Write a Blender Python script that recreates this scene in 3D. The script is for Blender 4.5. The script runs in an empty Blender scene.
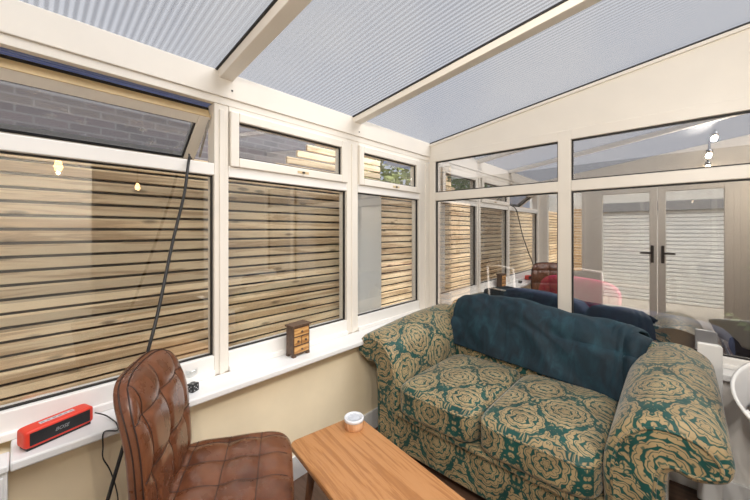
import bpy, bmesh, math, random
from mathutils import Vector, Matrix, noise as mnoise

random.seed(7)
S = bpy.context.scene
COL = S.collection
R = math.radians

# ------------------------------------------------------------------ camera, sky, sun, exposure
cam_d = bpy.data.cameras.new('camera')
cam_d.sensor_width = 36
cam_d.lens = 36 * 329 / 750
cam_d.shift_y = -19.5 / 750
cam_d.clip_start = 0.02
cam = bpy.data.objects.new('camera', cam_d)
COL.objects.link(cam)
cam.location = (1.60, -2.42, 1.33)
cam.rotation_euler = (R(90), 0, R(42.8))
S.camera = cam

S.view_settings.view_transform = 'Standard'
S.view_settings.look = 'None'
S.view_settings.gamma = 1
S.view_settings.exposure = -0.2
S.view_settings.use_curve_mapping = False
S.cycles.max_bounces = 10
S.cycles.diffuse_bounces = 5
S.cycles.glossy_bounces = 4
S.cycles.transmission_bounces = 6
S.cycles.transparent_max_bounces = 24
S.cycles.sample_clamp_indirect = 6
S.cycles.caustics_reflective = False
S.cycles.caustics_refractive = False

world = bpy.data.worlds.new('sky')
S.world = world
world.use_nodes = True
wn = world.node_tree
wn.nodes.clear()
w_out = wn.nodes.new('ShaderNodeOutputWorld')
w_bg = wn.nodes.new('ShaderNodeBackground')
w_bg.inputs['Strength'].default_value = 0.72
w_tc = wn.nodes.new('ShaderNodeTexCoord')
w_ns = wn.nodes.new('ShaderNodeTexNoise')
w_ns.inputs['Scale'].default_value = 2.2
w_ns.inputs['Detail'].default_value = 5
w_rp = wn.nodes.new('ShaderNodeValToRGB')
w_rp.color_ramp.elements[0].position = 0.42
w_rp.color_ramp.elements[0].color = (0.74, 0.80, 0.94, 1)
w_rp.color_ramp.elements[1].position = 0.62
w_rp.color_ramp.elements[1].color = (1.0, 1.0, 1.02, 1)
wn.links.new(w_tc.outputs['Generated'], w_ns.inputs['Vector'])
wn.links.new(w_ns.outputs['Fac'], w_rp.inputs['Fac'])
wn.links.new(w_rp.outputs['Color'], w_bg.inputs['Color'])
wn.links.new(w_bg.outputs['Background'], w_out.inputs['Surface'])

sun_d = bpy.data.lights.new('sun', 'SUN')
sun_d.energy = 11.2
sun_d.angle = R(50)
sun_d.color = (1.0, 0.97, 0.93)
sun = bpy.data.objects.new('sun', sun_d)
COL.objects.link(sun)
SUN_DIR = Vector((0.54, 0.32, 0.78))
sun.rotation_euler = SUN_DIR.to_track_quat('Z', 'Y').to_euler()

# ------------------------------------------------------------------ node helpers
class X:
    """a value in a node tree that can be used in arithmetic"""
    def __init__(s, nt, sock): s.nt, s.s = nt, sock
    def op(s, o, *a):
        n = s.nt.nodes.new('ShaderNodeMath'); n.operation = o
        for i, v in enumerate((s,) + a):
            if isinstance(v, X): s.nt.links.new(v.s, n.inputs[i])
            else: n.inputs[i].default_value = v
        return X(s.nt, n.outputs[0])
    def __add__(s, o): return s.op('ADD', o)
    def __radd__(s, o): return s.op('ADD', o)
    def __sub__(s, o): return s.op('SUBTRACT', o)
    def __rsub__(s, o): return (s * -1) + o
    def __mul__(s, o): return s.op('MULTIPLY', o)
    def __rmul__(s, o): return s.op('MULTIPLY', o)
    def __truediv__(s, o): return s.op('DIVIDE', o)
    def sin(s): return s.op('SINE')
    def cos(s): return s.op('COSINE')
    def abs(s): return s.op('ABSOLUTE')
    def fract(s): return s.op('FRACT')
    def floor(s): return s.op('FLOOR')
    def sqrt(s): return s.op('SQRT')
    def max(s, o): return s.op('MAXIMUM', o)
    def min(s, o): return s.op('MINIMUM', o)
    def atan2(s, o): return s.op('ARCTAN2', o)
    def step(s, lo, hi):
        n = s.nt.nodes.new('ShaderNodeMapRange'); n.interpolation_type = 'SMOOTHSTEP'
        s.nt.links.new(s.s, n.inputs[0]); n.inputs[1].default_value = lo; n.inputs[2].default_value = hi
        return X(s.nt, n.outputs[0])

def new_mat(name):
    m = bpy.data.materials.new(name); m.use_nodes = True
    nt = m.node_tree
    return m, nt, nt.nodes['Principled BSDF']

def put(nt, sock, v):
    if isinstance(v, X): nt.links.new(v.s, sock)
    elif hasattr(v, 'is_output'): nt.links.new(v, sock)
    else: sock.default_value = v

def coords(nt, kind='Object', scale=(1, 1, 1), rot=(0, 0, 0)):
    t = nt.nodes.new('ShaderNodeTexCoord'); mp = nt.nodes.new('ShaderNodeMapping')
    mp.inputs['Scale'].default_value = scale; mp.inputs['Rotation'].default_value = rot
    nt.links.new(t.outputs[kind], mp.inputs['Vector'])
    return mp.outputs['Vector']

def xyz(nt, vec):
    n = nt.nodes.new('ShaderNodeSeparateXYZ'); nt.links.new(vec, n.inputs[0])
    return [X(nt, o) for o in n.outputs]

def comb(nt, a, b, c=0.0):
    n = nt.nodes.new('ShaderNodeCombineXYZ')
    for i, v in enumerate((a, b, c)): put(nt, n.inputs[i], v)
    return n.outputs[0]

def noise(nt, vec, scale, detail=3, rough=0.5, dist=0.0):
    n = nt.nodes.new('ShaderNodeTexNoise')
    n.inputs['Scale'].default_value = scale; n.inputs['Detail'].default_value = detail
    n.inputs['Roughness'].default_value = rough; n.inputs['Distortion'].default_value = dist
    if vec is not None: nt.links.new(vec, n.inputs['Vector'])
    return X(nt, n.outputs['Fac'])

def ramp(nt, fac, stops):
    n = nt.nodes.new('ShaderNodeValToRGB'); e = n.color_ramp.elements
    while len(e) < len(stops): e.new(0.5)
    for el, (p, c) in zip(e, stops):
        el.position = p; el.color = (*c, 1)
    put(nt, n.inputs['Fac'], fac)
    return n.outputs['Color']

def mix(nt, fac, a, b):
    n = nt.nodes.new('ShaderNodeMix'); n.data_type = 'RGBA'
    put(nt, n.inputs[0], fac)
    put(nt, n.inputs[6], a if hasattr(a, 'is_output') else (*a, 1))
    put(nt, n.inputs[7], b if hasattr(b, 'is_output') else (*b, 1))
    return n.outputs[2]

def bump(nt, b, height, strength=0.3, dist=0.01):
    n = nt.nodes.new('ShaderNodeBump'); n.inputs['Strength'].default_value = strength
    n.inputs['Distance'].default_value = dist
    put(nt, n.inputs['Height'], height); nt.links.new(n.outputs['Normal'], b.inputs['Normal'])

def paint(name, col, rough=0.5, var=0.04, scale=6.0, spec=0.5, metallic=0.0):
    m, nt, b = new_mat(name)
    n = noise(nt, coords(nt), scale, 4)
    lo = tuple(c * (1 - var) for c in col); hi = tuple(min(1, c * (1 + var)) for c in col)
    nt.links.new(ramp(nt, n, [(0.3, lo), (0.7, hi)]), b.inputs['Base Color'])
    b.inputs['Roughness'].default_value = rough
    b.inputs['Specular IOR Level'].default_value = spec
    b.inputs['Metallic'].default_value = metallic
    return m

def wood(name, dark, mid, light, axis=0, rings=9.0, rough=0.4, per=None, knots=False):
    """grain stretched along an axis; per = (axis, pitch): every board gets its own tone"""
    m, nt, b = new_mat(name)
    sc = [rings, rings, rings]; sc[axis] = rings * 0.07
    v = coords(nt, 'Object', tuple(sc))
    if per is not None:
        pa, pitch = per
        raw = coords(nt, 'Object')
        k = (xyz(nt, raw)[pa] / pitch).floor()
        off = nt.nodes.new('ShaderNodeVectorMath'); off.operation = 'ADD'
        nt.links.new(v, off.inputs[0]); nt.links.new(comb(nt, k * 3.7, k * 5.1, k * 1.3), off.inputs[1])
        v = off.outputs[0]
    n = noise(nt, v, 1.0, 6, 0.62, 0.7)
    g = (n * 26.0).sin() * 0.10 + n
    col = ramp(nt, g, [(0.28, dark), (0.5, mid), (0.74, light)])
    if per is not None:
        wn_ = nt.nodes.new('ShaderNodeTexWhiteNoise'); wn_.noise_dimensions = '1D'
        nt.links.new(k.s, wn_.inputs['W'])
        hv = nt.nodes.new('ShaderNodeHueSaturation'); nt.links.new(col, hv.inputs['Color'])
        put(nt, hv.inputs['Value'], X(nt, wn_.outputs['Value']) * 0.4 + 0.8)
        col = hv.outputs['Color']
    if knots:
        vo = nt.nodes.new('ShaderNodeTexVoronoi'); vo.inputs['Scale'].default_value = 1.0
        kv = coords(nt, 'Object', (6, 4.0, 14)); nt.links.new(kv, vo.inputs['Vector'])
        kn = X(nt, vo.outputs['Distance']).step(0.20, 0.07)
        col = mix(nt, kn * 0.75, col, tuple(c * 0.35 for c in dark))
    nt.links.new(col, b.inputs['Base Color'])
    b.inputs['Roughness'].default_value = rough
    bump(nt, b, g, 0.08, 0.003)
    return m

def glass(name, refl, tint, rough=0.0, smudge=0.0):
    m = bpy.data.materials.new(name); m.use_nodes = True
    nt = m.node_tree; nt.nodes.clear()
    o = nt.nodes.new('ShaderNodeOutputMaterial')
    t = nt.nodes.new('ShaderNodeBsdfTransparent'); t.inputs[0].default_value = (*tint, 1)
    g = nt.nodes.new('ShaderNodeBsdfGlossy'); g.inputs['Roughness'].default_value = rough
    g.inputs['Color'].default_value = (1, 1, 1, 1)
    mx = nt.nodes.new('ShaderNodeMixShader'); mx.inputs[0].default_value = refl
    nt.links.new(t.outputs[0], mx.inputs[1]); nt.links.new(g.outputs[0], mx.inputs[2])
    last = mx.outputs[0]
    if smudge:
        d = nt.nodes.new('ShaderNodeBsdfDiffuse'); d.inputs[0].default_value = (.8, .8, .8, 1)
        m2 = nt.nodes.new('ShaderNodeMixShader')
        nn = noise(nt, coords(nt, 'Object', (1, 4, 9)), 2.5, 5).step(0.55, 0.72) * smudge
        put(nt, m2.inputs[0], nn)
        nt.links.new(last, m2.inputs[1]); nt.links.new(d.outputs[0], m2.inputs[2]); last = m2.outputs[0]
    nt.links.new(last, o.inputs[0])
    return m

def poly_mat(name, along, trans, clear):
    """fluted twin-wall sheet; the flutes are stripes across `along`"""
    m = bpy.data.materials.new(name); m.use_nodes = True
    nt = m.node_tree; nt.nodes.clear()
    o = nt.nodes.new('ShaderNodeOutputMaterial')
    v = coords(nt); p = xyz(nt, v)[along]
    a = ((p * (2 * math.pi / 0.024)).sin() * 0.5 + 0.5)
    b2 = ((p * (2 * math.pi / 0.008)).sin() * 0.5 + 0.5)
    st = a * 0.82 + b2 * 0.18
    t = nt.nodes.new('ShaderNodeBsdfTransparent')
    nt.links.new(ramp(nt, st, [(0.15, tuple(c * 0.80 for c in clear)), (0.85, clear)]), t.inputs[0])
    tr = nt.nodes.new('ShaderNodeBsdfTranslucent'); tr.inputs[0].default_value = (0.56, 0.56, 0.57, 1)
    gl = nt.nodes.new('ShaderNodeBsdfGlossy'); gl.inputs['Roughness'].default_value = 0.35
    m1 = nt.nodes.new('ShaderNodeMixShader'); put(nt, m1.inputs[0], st * (trans * 0.8) + trans * 0.6)
    nt.links.new(t.outputs[0], m1.inputs[1]); nt.links.new(tr.outputs[0], m1.inputs[2])
    m2 = nt.nodes.new('ShaderNodeMixShader'); m2.inputs[0].default_value = 0.05
    nt.links.new(m1.outputs[0], m2.inputs[1]); nt.links.new(gl.outputs[0], m2.inputs[2])
    nt.links.new(m2.outputs[0], o.inputs[0])
    return m

def glow(name, col, strength):
    m, nt, b = new_mat(name)
    b.inputs['Base Color'].default_value = (*col, 1)
    b.inputs['Emission Color'].default_value = (*col, 1)
    b.inputs['Emission Strength'].default_value = strength
    return m

def damask(name):
    """ogee damask: peony heads of layered petals in jagged teal ogees, fan-shaped leaves mirrored about each axis; UVs in metres"""
    m, nt, b = new_mat(name)
    uv = nt.nodes.new('ShaderNodeTexCoord').outputs['UV']
    def vor(vec, scale, feature='F1'):
        n = nt.nodes.new('ShaderNodeTexVoronoi'); n.inputs['Scale'].default_value = scale; n.feature = feature
        nt.links.new(vec, n.inputs['Vector']); return n
    u0, v0, _ = xyz(nt, uv)
    A, BB = 0.27, 0.36
    x = ((u0 / A).fract() - 0.5).abs() * A              # mirrored about the motif axis
    mv = comb(nt, x, v0)
    w1 = nt.nodes.new('ShaderNodeTexNoise'); w1.inputs['Scale'].default_value = 20; w1.inputs['Detail'].default_value = 2
    nt.links.new(mv, w1.inputs['Vector'])
    wc = nt.nodes.new('ShaderNodeSeparateColor'); nt.links.new(w1.outputs['Color'], wc.inputs[0])
    n1 = X(nt, wc.outputs[0]) - 0.5; n2 = X(nt, wc.outputs[1]) - 0.5; n3 = X(nt, wc.outputs[2]) - 0.5
    f = (x * (2 * math.pi / A)).cos() + (v0 * (2 * math.pi / BB)).cos()
    # layered scales round a centre: petals of a head, or fanned leaves
    def scales(cx, y, ring, n, warp, curve):
        xx = x - cx + n1 * warp; yy = y + n2 * warp
        r = (xx * xx + yy * yy).sqrt(); th = xx.atan2(yy)
        k = r / ring
        kk = k.floor()
        a = (th * (1 / (2 * math.pi)) * (kk * 3.0 + n) + kk * 0.5).fract() - 0.5
        s = k - kk                                      # 0 at the root, 1 at the rim of the ring
        # convex petal: rim falls away towards its sides, the next ring shows through as outline
        s = (s + a * a * curve)
        edge = s.step(0.93, 0.82) * s.step(0.04, 0.12)
        vein = 1.0 - ((s - 0.64).abs().step(0.085, 0.03)) * 0.8
        mid = 1.0 - a.abs().step(0.07, 0.02) * s.step(0.45, 0.30) * 0.8
        return edge * vein * mid
    yv = ((v0 / BB).fract() - 0.5) * BB                 # zero half way between the heads' rows
    ya = ((v0 / BB + 0.5).fract() - 0.5) * BB           # zero on the heads of the first axis
    head = scales(A * 0.0, ya, 0.029, 5.0, 0.030, 1.4)
    side = scales(A * 0.5, yv, 0.034, 4.0, 0.042, 1.4)
    # choose the nearer centre
    d1 = (x * x + ya * ya); d2 = ((x - A * 0.5) * (x - A * 0.5) + yv * yv)
    pick = (d1 - d2).step(-0.0004, 0.0004)
    g0 = head * (1.0 - pick) + side * pick
    F = X(nt, vor(comb(nt, x + n1 * 0.03, v0 + n2 * 0.03), 34).outputs['Distance'])
    fw = (f + n3 * 1.1 + (F - 0.45) * 0.9)
    band = fw.abs().step(0.13, 0.23)
    # small leaf sprigs lying in the teal bands
    sprig = F.step(0.34, 0.26) * (1.0 - F.step(0.12, 0.06)) * fw.abs().step(0.16, 0.06) * n1.step(-0.05, 0.02)
    g = (g0 * band).max(sprig * 0.9)
    tone = noise(nt, uv, 9.0, 3)
    gold = ramp(nt, tone, [(0.3, (0.27, 0.195, 0.10)), (0.7, (0.43, 0.325, 0.175))])
    teal = ramp(nt, tone, [(0.3, (0.004, 0.045, 0.040)), (0.7, (0.010, 0.085, 0.072))])
    col = mix(nt, g, teal, gold)
    nt.links.new(col, b.inputs['Base Color'])
    b.inputs['Roughness'].default_value = 0.55
    b.inputs['Sheen Weight'].default_value = 0.25
    b.inputs['Sheen Roughness'].default_value = 0.4
    b.inputs['Specular IOR Level'].default_value = 0.35
    bump(nt, b, g, 0.25, 0.002)
    return m

def leather(name):
    m, nt, b = new_mat(name)
    v = coords(nt)
    n = noise(nt, v, 9.0, 6, 0.6)
    f = noise(nt, v, 220.0, 3)
    col = ramp(nt, n, [(0.25, (0.055, 0.018, 0.009)), (0.5, (0.125, 0.043, 0.019)), (0.75, (0.20, 0.078, 0.036))])
    nt.links.new(col, b.inputs['Base Color'])
    put(nt, b.inputs['Roughness'], n * 0.15 + 0.20)
    bump(nt, b, f, 0.10, 0.001)
    return m

def velvet(name):
    m, nt, b = new_mat(name)
    v = coords(nt)
    n = noise(nt, coords(nt, 'Object', (1.6, 1, .7)), 9.0, 5, 0.6, 0.8)
    col = ramp(nt, n, [(0.36, (0.002, 0.013, 0.024)), (0.56, (0.004, 0.028, 0.046)), (0.74, (0.010, 0.058, 0.085))])  # sheen streaks of the pile are put into the base colour
    nt.links.new(col, b.inputs['Base Color'])
    b.inputs['Roughness'].default_value = 0.75
    b.inputs['Sheen Weight'].default_value = 0.12
    b.inputs['Sheen Tint'].default_value = (0.3, 0.65, 0.85, 1)
    b.inputs['Sheen Roughness'].default_value = 0.35
    bump(nt, b, noise(nt, v, 160, 2), 0.15, 0.002)
    return m

def brick(name, c1, c2, mortar):
    m, nt, b = new_mat(name)
    o = xyz(nt, coords(nt))
    t = nt.nodes.new('ShaderNodeTexBrick')
    nt.links.new(comb(nt, o[0] + o[1], o[2]), t.inputs['Vector'])
    t.inputs['Color1'].default_value = (*c1, 1); t.inputs['Color2'].default_value = (*c2, 1)
    t.inputs['Mortar'].default_value = (*mortar, 1)
    t.inputs['Scale'].default_value = 1; t.inputs['Brick Width'].default_value = 0.225
    t.inputs['Row Height'].default_value = 0.075; t.inputs['Mortar Size'].default_value = 0.008
    col = mix(nt, noise(nt, coords(nt), 5, 4) * 0.5, t.outputs['Color'], mortar)
    nt.links.new(col, b.inputs['Base Color']); b.inputs['Roughness'].default_value = 0.9
    return m

M = {}
M['cream'] = paint('cream_upvc', (0.77, 0.725, 0.655), 0.4, 0.02)
M['white_upvc'] = paint('white_upvc', (0.82, 0.80, 0.77), 0.35, 0.02)
M['white'] = paint('white_gloss', (0.79, 0.79, 0.785), 0.35, 0.015)
M['plaster'] = paint('cream_plaster', (0.87, 0.75, 0.54), 0.8, 0.04)
M['wall'] = paint('house_wall', (0.86, 0.84, 0.80), 0.8, 0.03)
M['tan'] = paint('yellowed_strip', (0.62, 0.47, 0.27), 0.5, 0.08)
M['gasket'] = paint('black_gasket', (0.015, 0.014, 0.014), 0.6)
M['black'] = paint('black_plastic', (0.012, 0.012, 0.013), 0.4)
M['steel'] = paint('grey_steel', (0.55, 0.56, 0.58), 0.25, 0.02, metallic=1.0)
M['gutter'] = paint('blue_grey_gutter', (0.42, 0.54, 0.98), 0.5, 0.06)
M['glass'] = glass('window_glass', 0.10, (0.97, 0.98, 0.98))
M['dusty'] = glass('dusty_glass', 0.07, (0.82, 0.84, 0.86), smudge=0.35)
M['mirror_glass'] = glass('reflective_glass', 0.41, (0.86, 0.83, 0.80))
M['poly'] = poly_mat('twin_wall_sheet', 1, 0.17, (0.82, 0.83, 0.85))
M['slat'] = wood('larch_slats', (0.52, 0.36, 0.21), (0.82, 0.63, 0.41), (0.92, 0.77, 0.54), axis=1, rings=16, rough=0.75, per=(2, 0.058), knots=True)
M['gate'] = wood('gate_slats', (0.36, 0.21, 0.10), (0.60, 0.42, 0.23), (0.74, 0.55, 0.34), axis=0, rings=16, rough=0.75, per=(2, 0.058))
M['batten'] = paint('dark_batten', (0.06, 0.045, 0.035), 0.8)
M['oak'] = wood('oiled_table_wood', (0.33, 0.14, 0.048), (0.43, 0.20, 0.075), (0.50, 0.25, 0.105), axis=0, rings=34, rough=0.35)
M['walnut'] = wood('dark_leg_wood', (0.05, 0.02, 0.01), (0.12, 0.05, 0.025), (0.17, 0.075, 0.035), axis=2, rings=30, rough=0.4)
M['floor'] = wood('floor_boards', (0.07, 0.035, 0.022), (0.13, 0.072, 0.046), (0.19, 0.11, 0.075), axis=0, rings=12, rough=0.4, per=(1, 0.125))
M['damask'] = damask('damask_upholstery')
M['leather'] = leather('brown_leather')
M['seam'] = paint('dark_seam', (0.022, 0.008, 0.005), 0.6)
M['velvet'] = velvet('teal_velvet')
M['red'] = paint('red_rubber', (0.72, 0.045, 0.022), 0.45, 0.03)
M['grille'] = paint('dark_grille', (0.018, 0.018, 0.02), 0.5, 0.2, 400)
M['silver'] = paint('silver_buttons', (0.50, 0.54, 0.58), 0.4)
M['cab_dark'] = paint('dark_carved_wood', (0.10, 0.058, 0.036), 0.5, 0.3, 60)
M['burl'] = wood('burl_drawer', (0.30, 0.13, 0.04), (0.58, 0.31, 0.11), (0.68, 0.42, 0.17), axis=1, rings=60, rough=0.4)
M['birch'] = wood('pale_birch', (0.55, 0.28, 0.13), (0.70, 0.40, 0.22), (0.78, 0.50, 0.30), axis=2, rings=40, rough=0.5)
M['frost'] = paint('frosted_lid', (0.72, 0.74, 0.78), 0.3)
M['wax'] = paint('grey_paper', (0.55, 0.58, 0.64), 0.6, 0.15, 60)
M['clear'] = glass('clear_glass', 0.16, (0.93, 0.94, 0.94))
M['navy'] = paint('navy_fabric', (0.016, 0.030, 0.085), 0.85, 0.15)
M['pink'] = paint('magenta_fabric', (0.62, 0.02, 0.16), 0.8, 0.12)
M['paving'] = paint('pale_paving', (0.52, 0.47, 0.40), 0.9, 0.1)
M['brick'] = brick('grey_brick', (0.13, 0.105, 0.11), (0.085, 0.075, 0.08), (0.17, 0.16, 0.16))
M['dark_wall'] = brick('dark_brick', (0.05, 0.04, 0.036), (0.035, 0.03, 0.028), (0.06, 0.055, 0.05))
M['render'] = paint('pale_render', (0.72, 0.70, 0.66), 0.9, 0.06)
M['lintel'] = paint('grey_lintel', (0.30, 0.30, 0.31), 0.8)
M['shutter'] = paint('white_shutter', (0.86, 0.86, 0.84), 0.5)
M['leaf'] = paint('leaf_green', (0.085, 0.19, 0.035), 0.6, 0.4, 3)
M['leaf2'] = paint('olive_leaf', (0.19, 0.21, 0.06), 0.6, 0.3, 3)
M['bark'] = paint('bark', (0.09, 0.06, 0.04), 0.9, 0.2)
M['terracotta'] = paint('terracotta', (0.30, 0.12, 0.06), 0.8)
M['brass'] = paint('brass', (0.6, 0.40, 0.16), 0.3, 0.03, metallic=1.0)
M['bulb'] = glow('warm_bulb', (1.0, 0.62, 0.28), 14.0)
M['spot'] = glow('spot_face', (1.0, 0.80, 0.55), 16.0)
M['wenge'] = paint('dark_handle', (0.05, 0.045, 0.04), 0.4)

# ------------------------------------------------------------------ object helpers
def tag(o, label=None, cat=None, group=None, kind=None):
    if label: o['label'] = label
    if cat: o['category'] = cat
    if group: o['group'] = group
    if kind: o['kind'] = kind
    return o

def thing(name, label, cat, loc=(0, 0, 0), rz=0.0, group=None):
    o = bpy.data.objects.new(name, None); COL.objects.link(o)
    o.empty_display_size = 0.05
    o.location = loc; o.rotation_euler = (0, 0, rz)
    return tag(o, label, cat, group)

def setting(name, loc=(0, 0, 0)):
    o = bpy.data.objects.new(name, None); COL.objects.link(o); o.location = loc
    o['kind'] = 'structure'
    return o

class B:
    """collects shapes in one bmesh; build() links it as one mesh object"""
    def __init__(s):
        s.bm = bmesh.new(); s.uv = s.bm.loops.layers.uv.new('UVMap')
    def box(s, x0, x1, y0, y1, z0, z1, mat=None):
        vs = [s.bm.verts.new((x, y, z)) for x in (x0, x1) for y in (y0, y1) for z in (z0, z1)]
        if mat is not None:
            for v in vs: v.co = mat @ v.co
        for f in ((0, 1, 3, 2), (4, 6, 7, 5), (0, 4, 5, 1), (2, 3, 7, 6), (0, 2, 6, 4), (1, 5, 7, 3)):
            s.bm.faces.new([vs[i] for i in f])
        return s
    def bar(s, a, b, w, h=None, up=(0, 0, 1)):
        a, b = Vector(a), Vector(b); h = h or w
        d = (b - a).normalized(); side = d.cross(Vector(up))
        if side.length < 1e-4: side = d.cross(Vector((1, 0, 0)))
        side.normalize(); u = side.cross(d)
        m = Matrix((( side.x, d.x, u.x, a.x), (side.y, d.y, u.y, a.y), (side.z, d.z, u.z, a.z), (0, 0, 0, 1)))
        return s.box(-w / 2, w / 2, 0, (b - a).length, -h / 2, h / 2, m)
    def prism(s, pts, axis, a, b):
        """polygon (two coordinates in the other axes' order) pushed from a to b along an axis"""
        def co(p, t):
            if axis == 0: return (t, p[0], p[1])
            if axis == 1: return (p[0], t, p[1])
            return (p[0], p[1], t)
        v0 = [s.bm.verts.new(co(p, a)) for p in pts]; v1 = [s.bm.verts.new(co(p, b)) for p in pts]
        n = len(pts)
        s.bm.faces.new(v0); s.bm.faces.new(list(reversed(v1)))
        for i in range(n): s.bm.faces.new((v0[i], v1[i], v1[(i + 1) % n], v0[(i + 1) % n]))
        return s
    def tube(s, pts, r, seg=8, taper=None, cap=True):
        pts = [Vector(p) for p in pts]; rings = []
        t0 = (pts[1] - pts[0]).normalized()
        n = t0.orthogonal().normalized()
        for i, p in enumerate(pts):
            t = (pts[min(i + 1, len(pts) - 1)] - pts[max(i - 1, 0)]).normalized()
            n = (n - t * n.dot(t)).normalized(); bt = t.cross(n)
            rr = r if taper is None else r + (taper - r) * i / (len(pts) - 1)
            rings.append([s.bm.verts.new(p + (n * math.cos(2 * math.pi * k / seg) + bt * math.sin(2 * math.pi * k / seg)) * rr) for k in range(seg)])
        for a, b in zip(rings, rings[1:]):
            for k in range(seg):
                f = s.bm.faces.new((a[k], a[(k + 1) % seg], b[(k + 1) % seg], b[k]))
                for l in f.loops: l[s.uv].uv = (l.vert.co.x + l.vert.co.z * .7, l.vert.co.y + l.vert.co.z * .7)
        if cap:
            s.bm.faces.new(list(reversed(rings[0]))); s.bm.faces.new(rings[-1])
        return s
    def lathe(s, prof, c=(0, 0, 0), seg=28):
        """profile of (radius, z); closed at the axis when radius is 0"""
        c = Vector(c); rings = []
        for r, z in prof:
            if r < 1e-6: rings.append([s.bm.verts.new(c + Vector((0, 0, z)))])
            else: rings.append([s.bm.verts.new(c + Vector((r * math.cos(2 * math.pi * k / seg), r * math.sin(2 * math.pi * k / seg), z))) for k in range(seg)])
        for a, b in zip(rings, rings[1:]):
            for k in range(seg):
                k2 = (k + 1) % seg
                q = [a[k % len(a)], a[k2 % len(a)], b[k2 % len(b)], b[k % len(b)]]
                q2 = []
                for v in q:
                    if v not in q2: q2.append(v)
                if len(q2) > 2: s.bm.faces.new(q2)
        return s
    def grid(s, nu, nv, fn, uvfn=None, wrap_u=False):
        """fn(i/nu, j/nv) -> point"""
        g = [[s.bm.verts.new(fn(i / nu, j / nv)) for j in range(nv + 1)] for i in range(nu + (0 if wrap_u else 1))]
        m = len(g)
        for i in range(nu):
            for j in range(nv):
                f = s.bm.faces.new((g[i][j], g[(i + 1) % m][j], g[(i + 1) % m][j + 1], g[i][j + 1]))
                if uvfn:
                    for l, (a, b) in zip(f.loops, ((i, j), (i + 1, j), (i + 1, j + 1), (i, j + 1))):
                        l[s.uv].uv = uvfn(a / nu, b / nv)
        return s
    def pad(s, c, h, n=5.0, seg=14, disp=None, uvfn=None):
        """rounded block: centre, half sizes, roundness exponent"""
        c, h = Vector(c), Vector(h)
        def sph(p):
            k = (abs(p[0]) ** n + abs(p[1]) ** n + abs(p[2]) ** n) ** (1 / n)
            return Vector(p) / k
        for ax in range(3):
            for sg in (-1, 1):
                vs = []
                for i in range(seg + 1):
                    row = []
                    for j in range(seg + 1):
                        a, b = math.tan((2 * i / seg - 1) * math.pi / 4), math.tan((2 * j / seg - 1) * math.pi / 4)
                        p = [0, 0, 0]; p[ax] = sg; p[(ax + 1) % 3] = a; p[(ax + 2) % 3] = b * sg
                        q = sph(p)
                        w = Vector((q.x * h.x, q.y * h.y, q.z * h.z))
                        if disp: w = disp(w, q)
                        row.append(s.bm.verts.new(c + w))
                    vs.append(row)
                for i in range(seg):
                    for j in range(seg):
                        f = s.bm.faces.new((vs[i][j], vs[i + 1][j], vs[i + 1][j + 1], vs[i][j + 1]))
                        if uvfn:
                            for l in f.loops: l[s.uv].uv = uvfn(l.vert.co, ax, sg)
        return s
    def build(s, name, mat, parent=None, smooth=False, bevel=0.0, local=False, weld=False):
        if weld: bmesh.ops.remove_doubles(s.bm, verts=s.bm.verts, dist=1e-5)
        bmesh.ops.recalc_face_normals(s.bm, faces=s.bm.faces)
        me = bpy.data.meshes.new(name); s.bm.to_mesh(me); s.bm.free()
        me.materials.append(mat)
        if smooth:
            for p in me.polygons: p.use_smooth = True
        o = bpy.data.objects.new(name, me); COL.objects.link(o)
        if parent:
            if not local:
                chain = Matrix.Identity(4); q = parent
                while q:
                    chain = Matrix.LocRotScale(q.location, q.rotation_euler, None) @ chain; q = q.parent
                me.transform(chain.inverted())
            o.parent = parent
        if bevel:
            bv = o.modifiers.new('bevel', 'BEVEL'); bv.width = bevel; bv.segments = 2; bv.limit_method = 'ANGLE'; bv.angle_limit = R(40)
        return o

def structure(o): o['kind'] = 'structure'; return o

def kids(o): return [c for c in bpy.data.objects if c.parent == o]
def copy_tree(o, parent=None):
    c = o.copy(); COL.objects.link(c)
    if parent: c.parent = parent
    for ch in kids(o): copy_tree(ch, c)
    return c

def px(x, y, axis, val):
    """where the sight line of a point of the photograph meets the plane axis = val (used for measuring)"""
    yaw = R(42.8); F = Vector((-math.sin(yaw), math.cos(yaw), 0)); Rt = Vector((math.cos(yaw), math.sin(yaw), 0))
    d = F + Rt * ((x - 375) / 329) - Vector((0, 0, 1)) * ((y - 230.5) / 329)
    return Vector((1.6, -2.42, 1.33)) + d * ((val - (1.6, -2.42, 1.33)[axis]) / d[axis])

# ------------------------------------------------------------------ the setting
L = 3.00            # length of the room
XR = 2.75           # house wall
def ceil_z(x): return 2.085 + 0.142 * x

structure(B().box(0.0, 5.6, -L, 0.0, -0.12, 0.0).build('floor', M['floor']))
structure(B().box(-9, 9, -12, 6, -0.30, -0.13).build('ground', M['paving']))

# dwarf walls, skirting and sills
structure(B().box(-0.16, 0.085, -L, 0.0, -0.12, 0.62).build('wall_left', M['plaster']))
structure(B().box(0.085, XR, -0.05, 0.16, -0.12, 0.60).build('wall_back', M['wall']))
structure(B().box(0.085, 0.100, -2.44, -0.066, 0.0, 0.128).build('baseboard_left', M['white'], bevel=0.004))
structure(B().box(0.100, XR, -0.066, -0.05, 0.0, 0.105).build('baseboard_back', M['white'], bevel=0.004))
structure(B().box(0.0, 0.165, -2.44, -0.0, 0.621, 0.65).build('sill_left', M['white'], bevel=0.006))
structure(B().box(0.165, XR, -0.105, 0.0, 0.601, 0.637).build('sill_back', M['white'], bevel=0.006))

def frame_window(name, wall, spans, z0, z1, glass_mat):
    pass

# left wall: eaves beam, frames
eb = B()
eb.box(-0.09, 0.012, -L, 0.0, 1.965, 2.085)
structure(eb.build('beam_left', M['cream'], bevel=0.003))
structure(B().box(-0.03, 0.004, -L, 0.0, 1.930, 1.965).build('trim_1', M['cream'], bevel=0.002))

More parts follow.
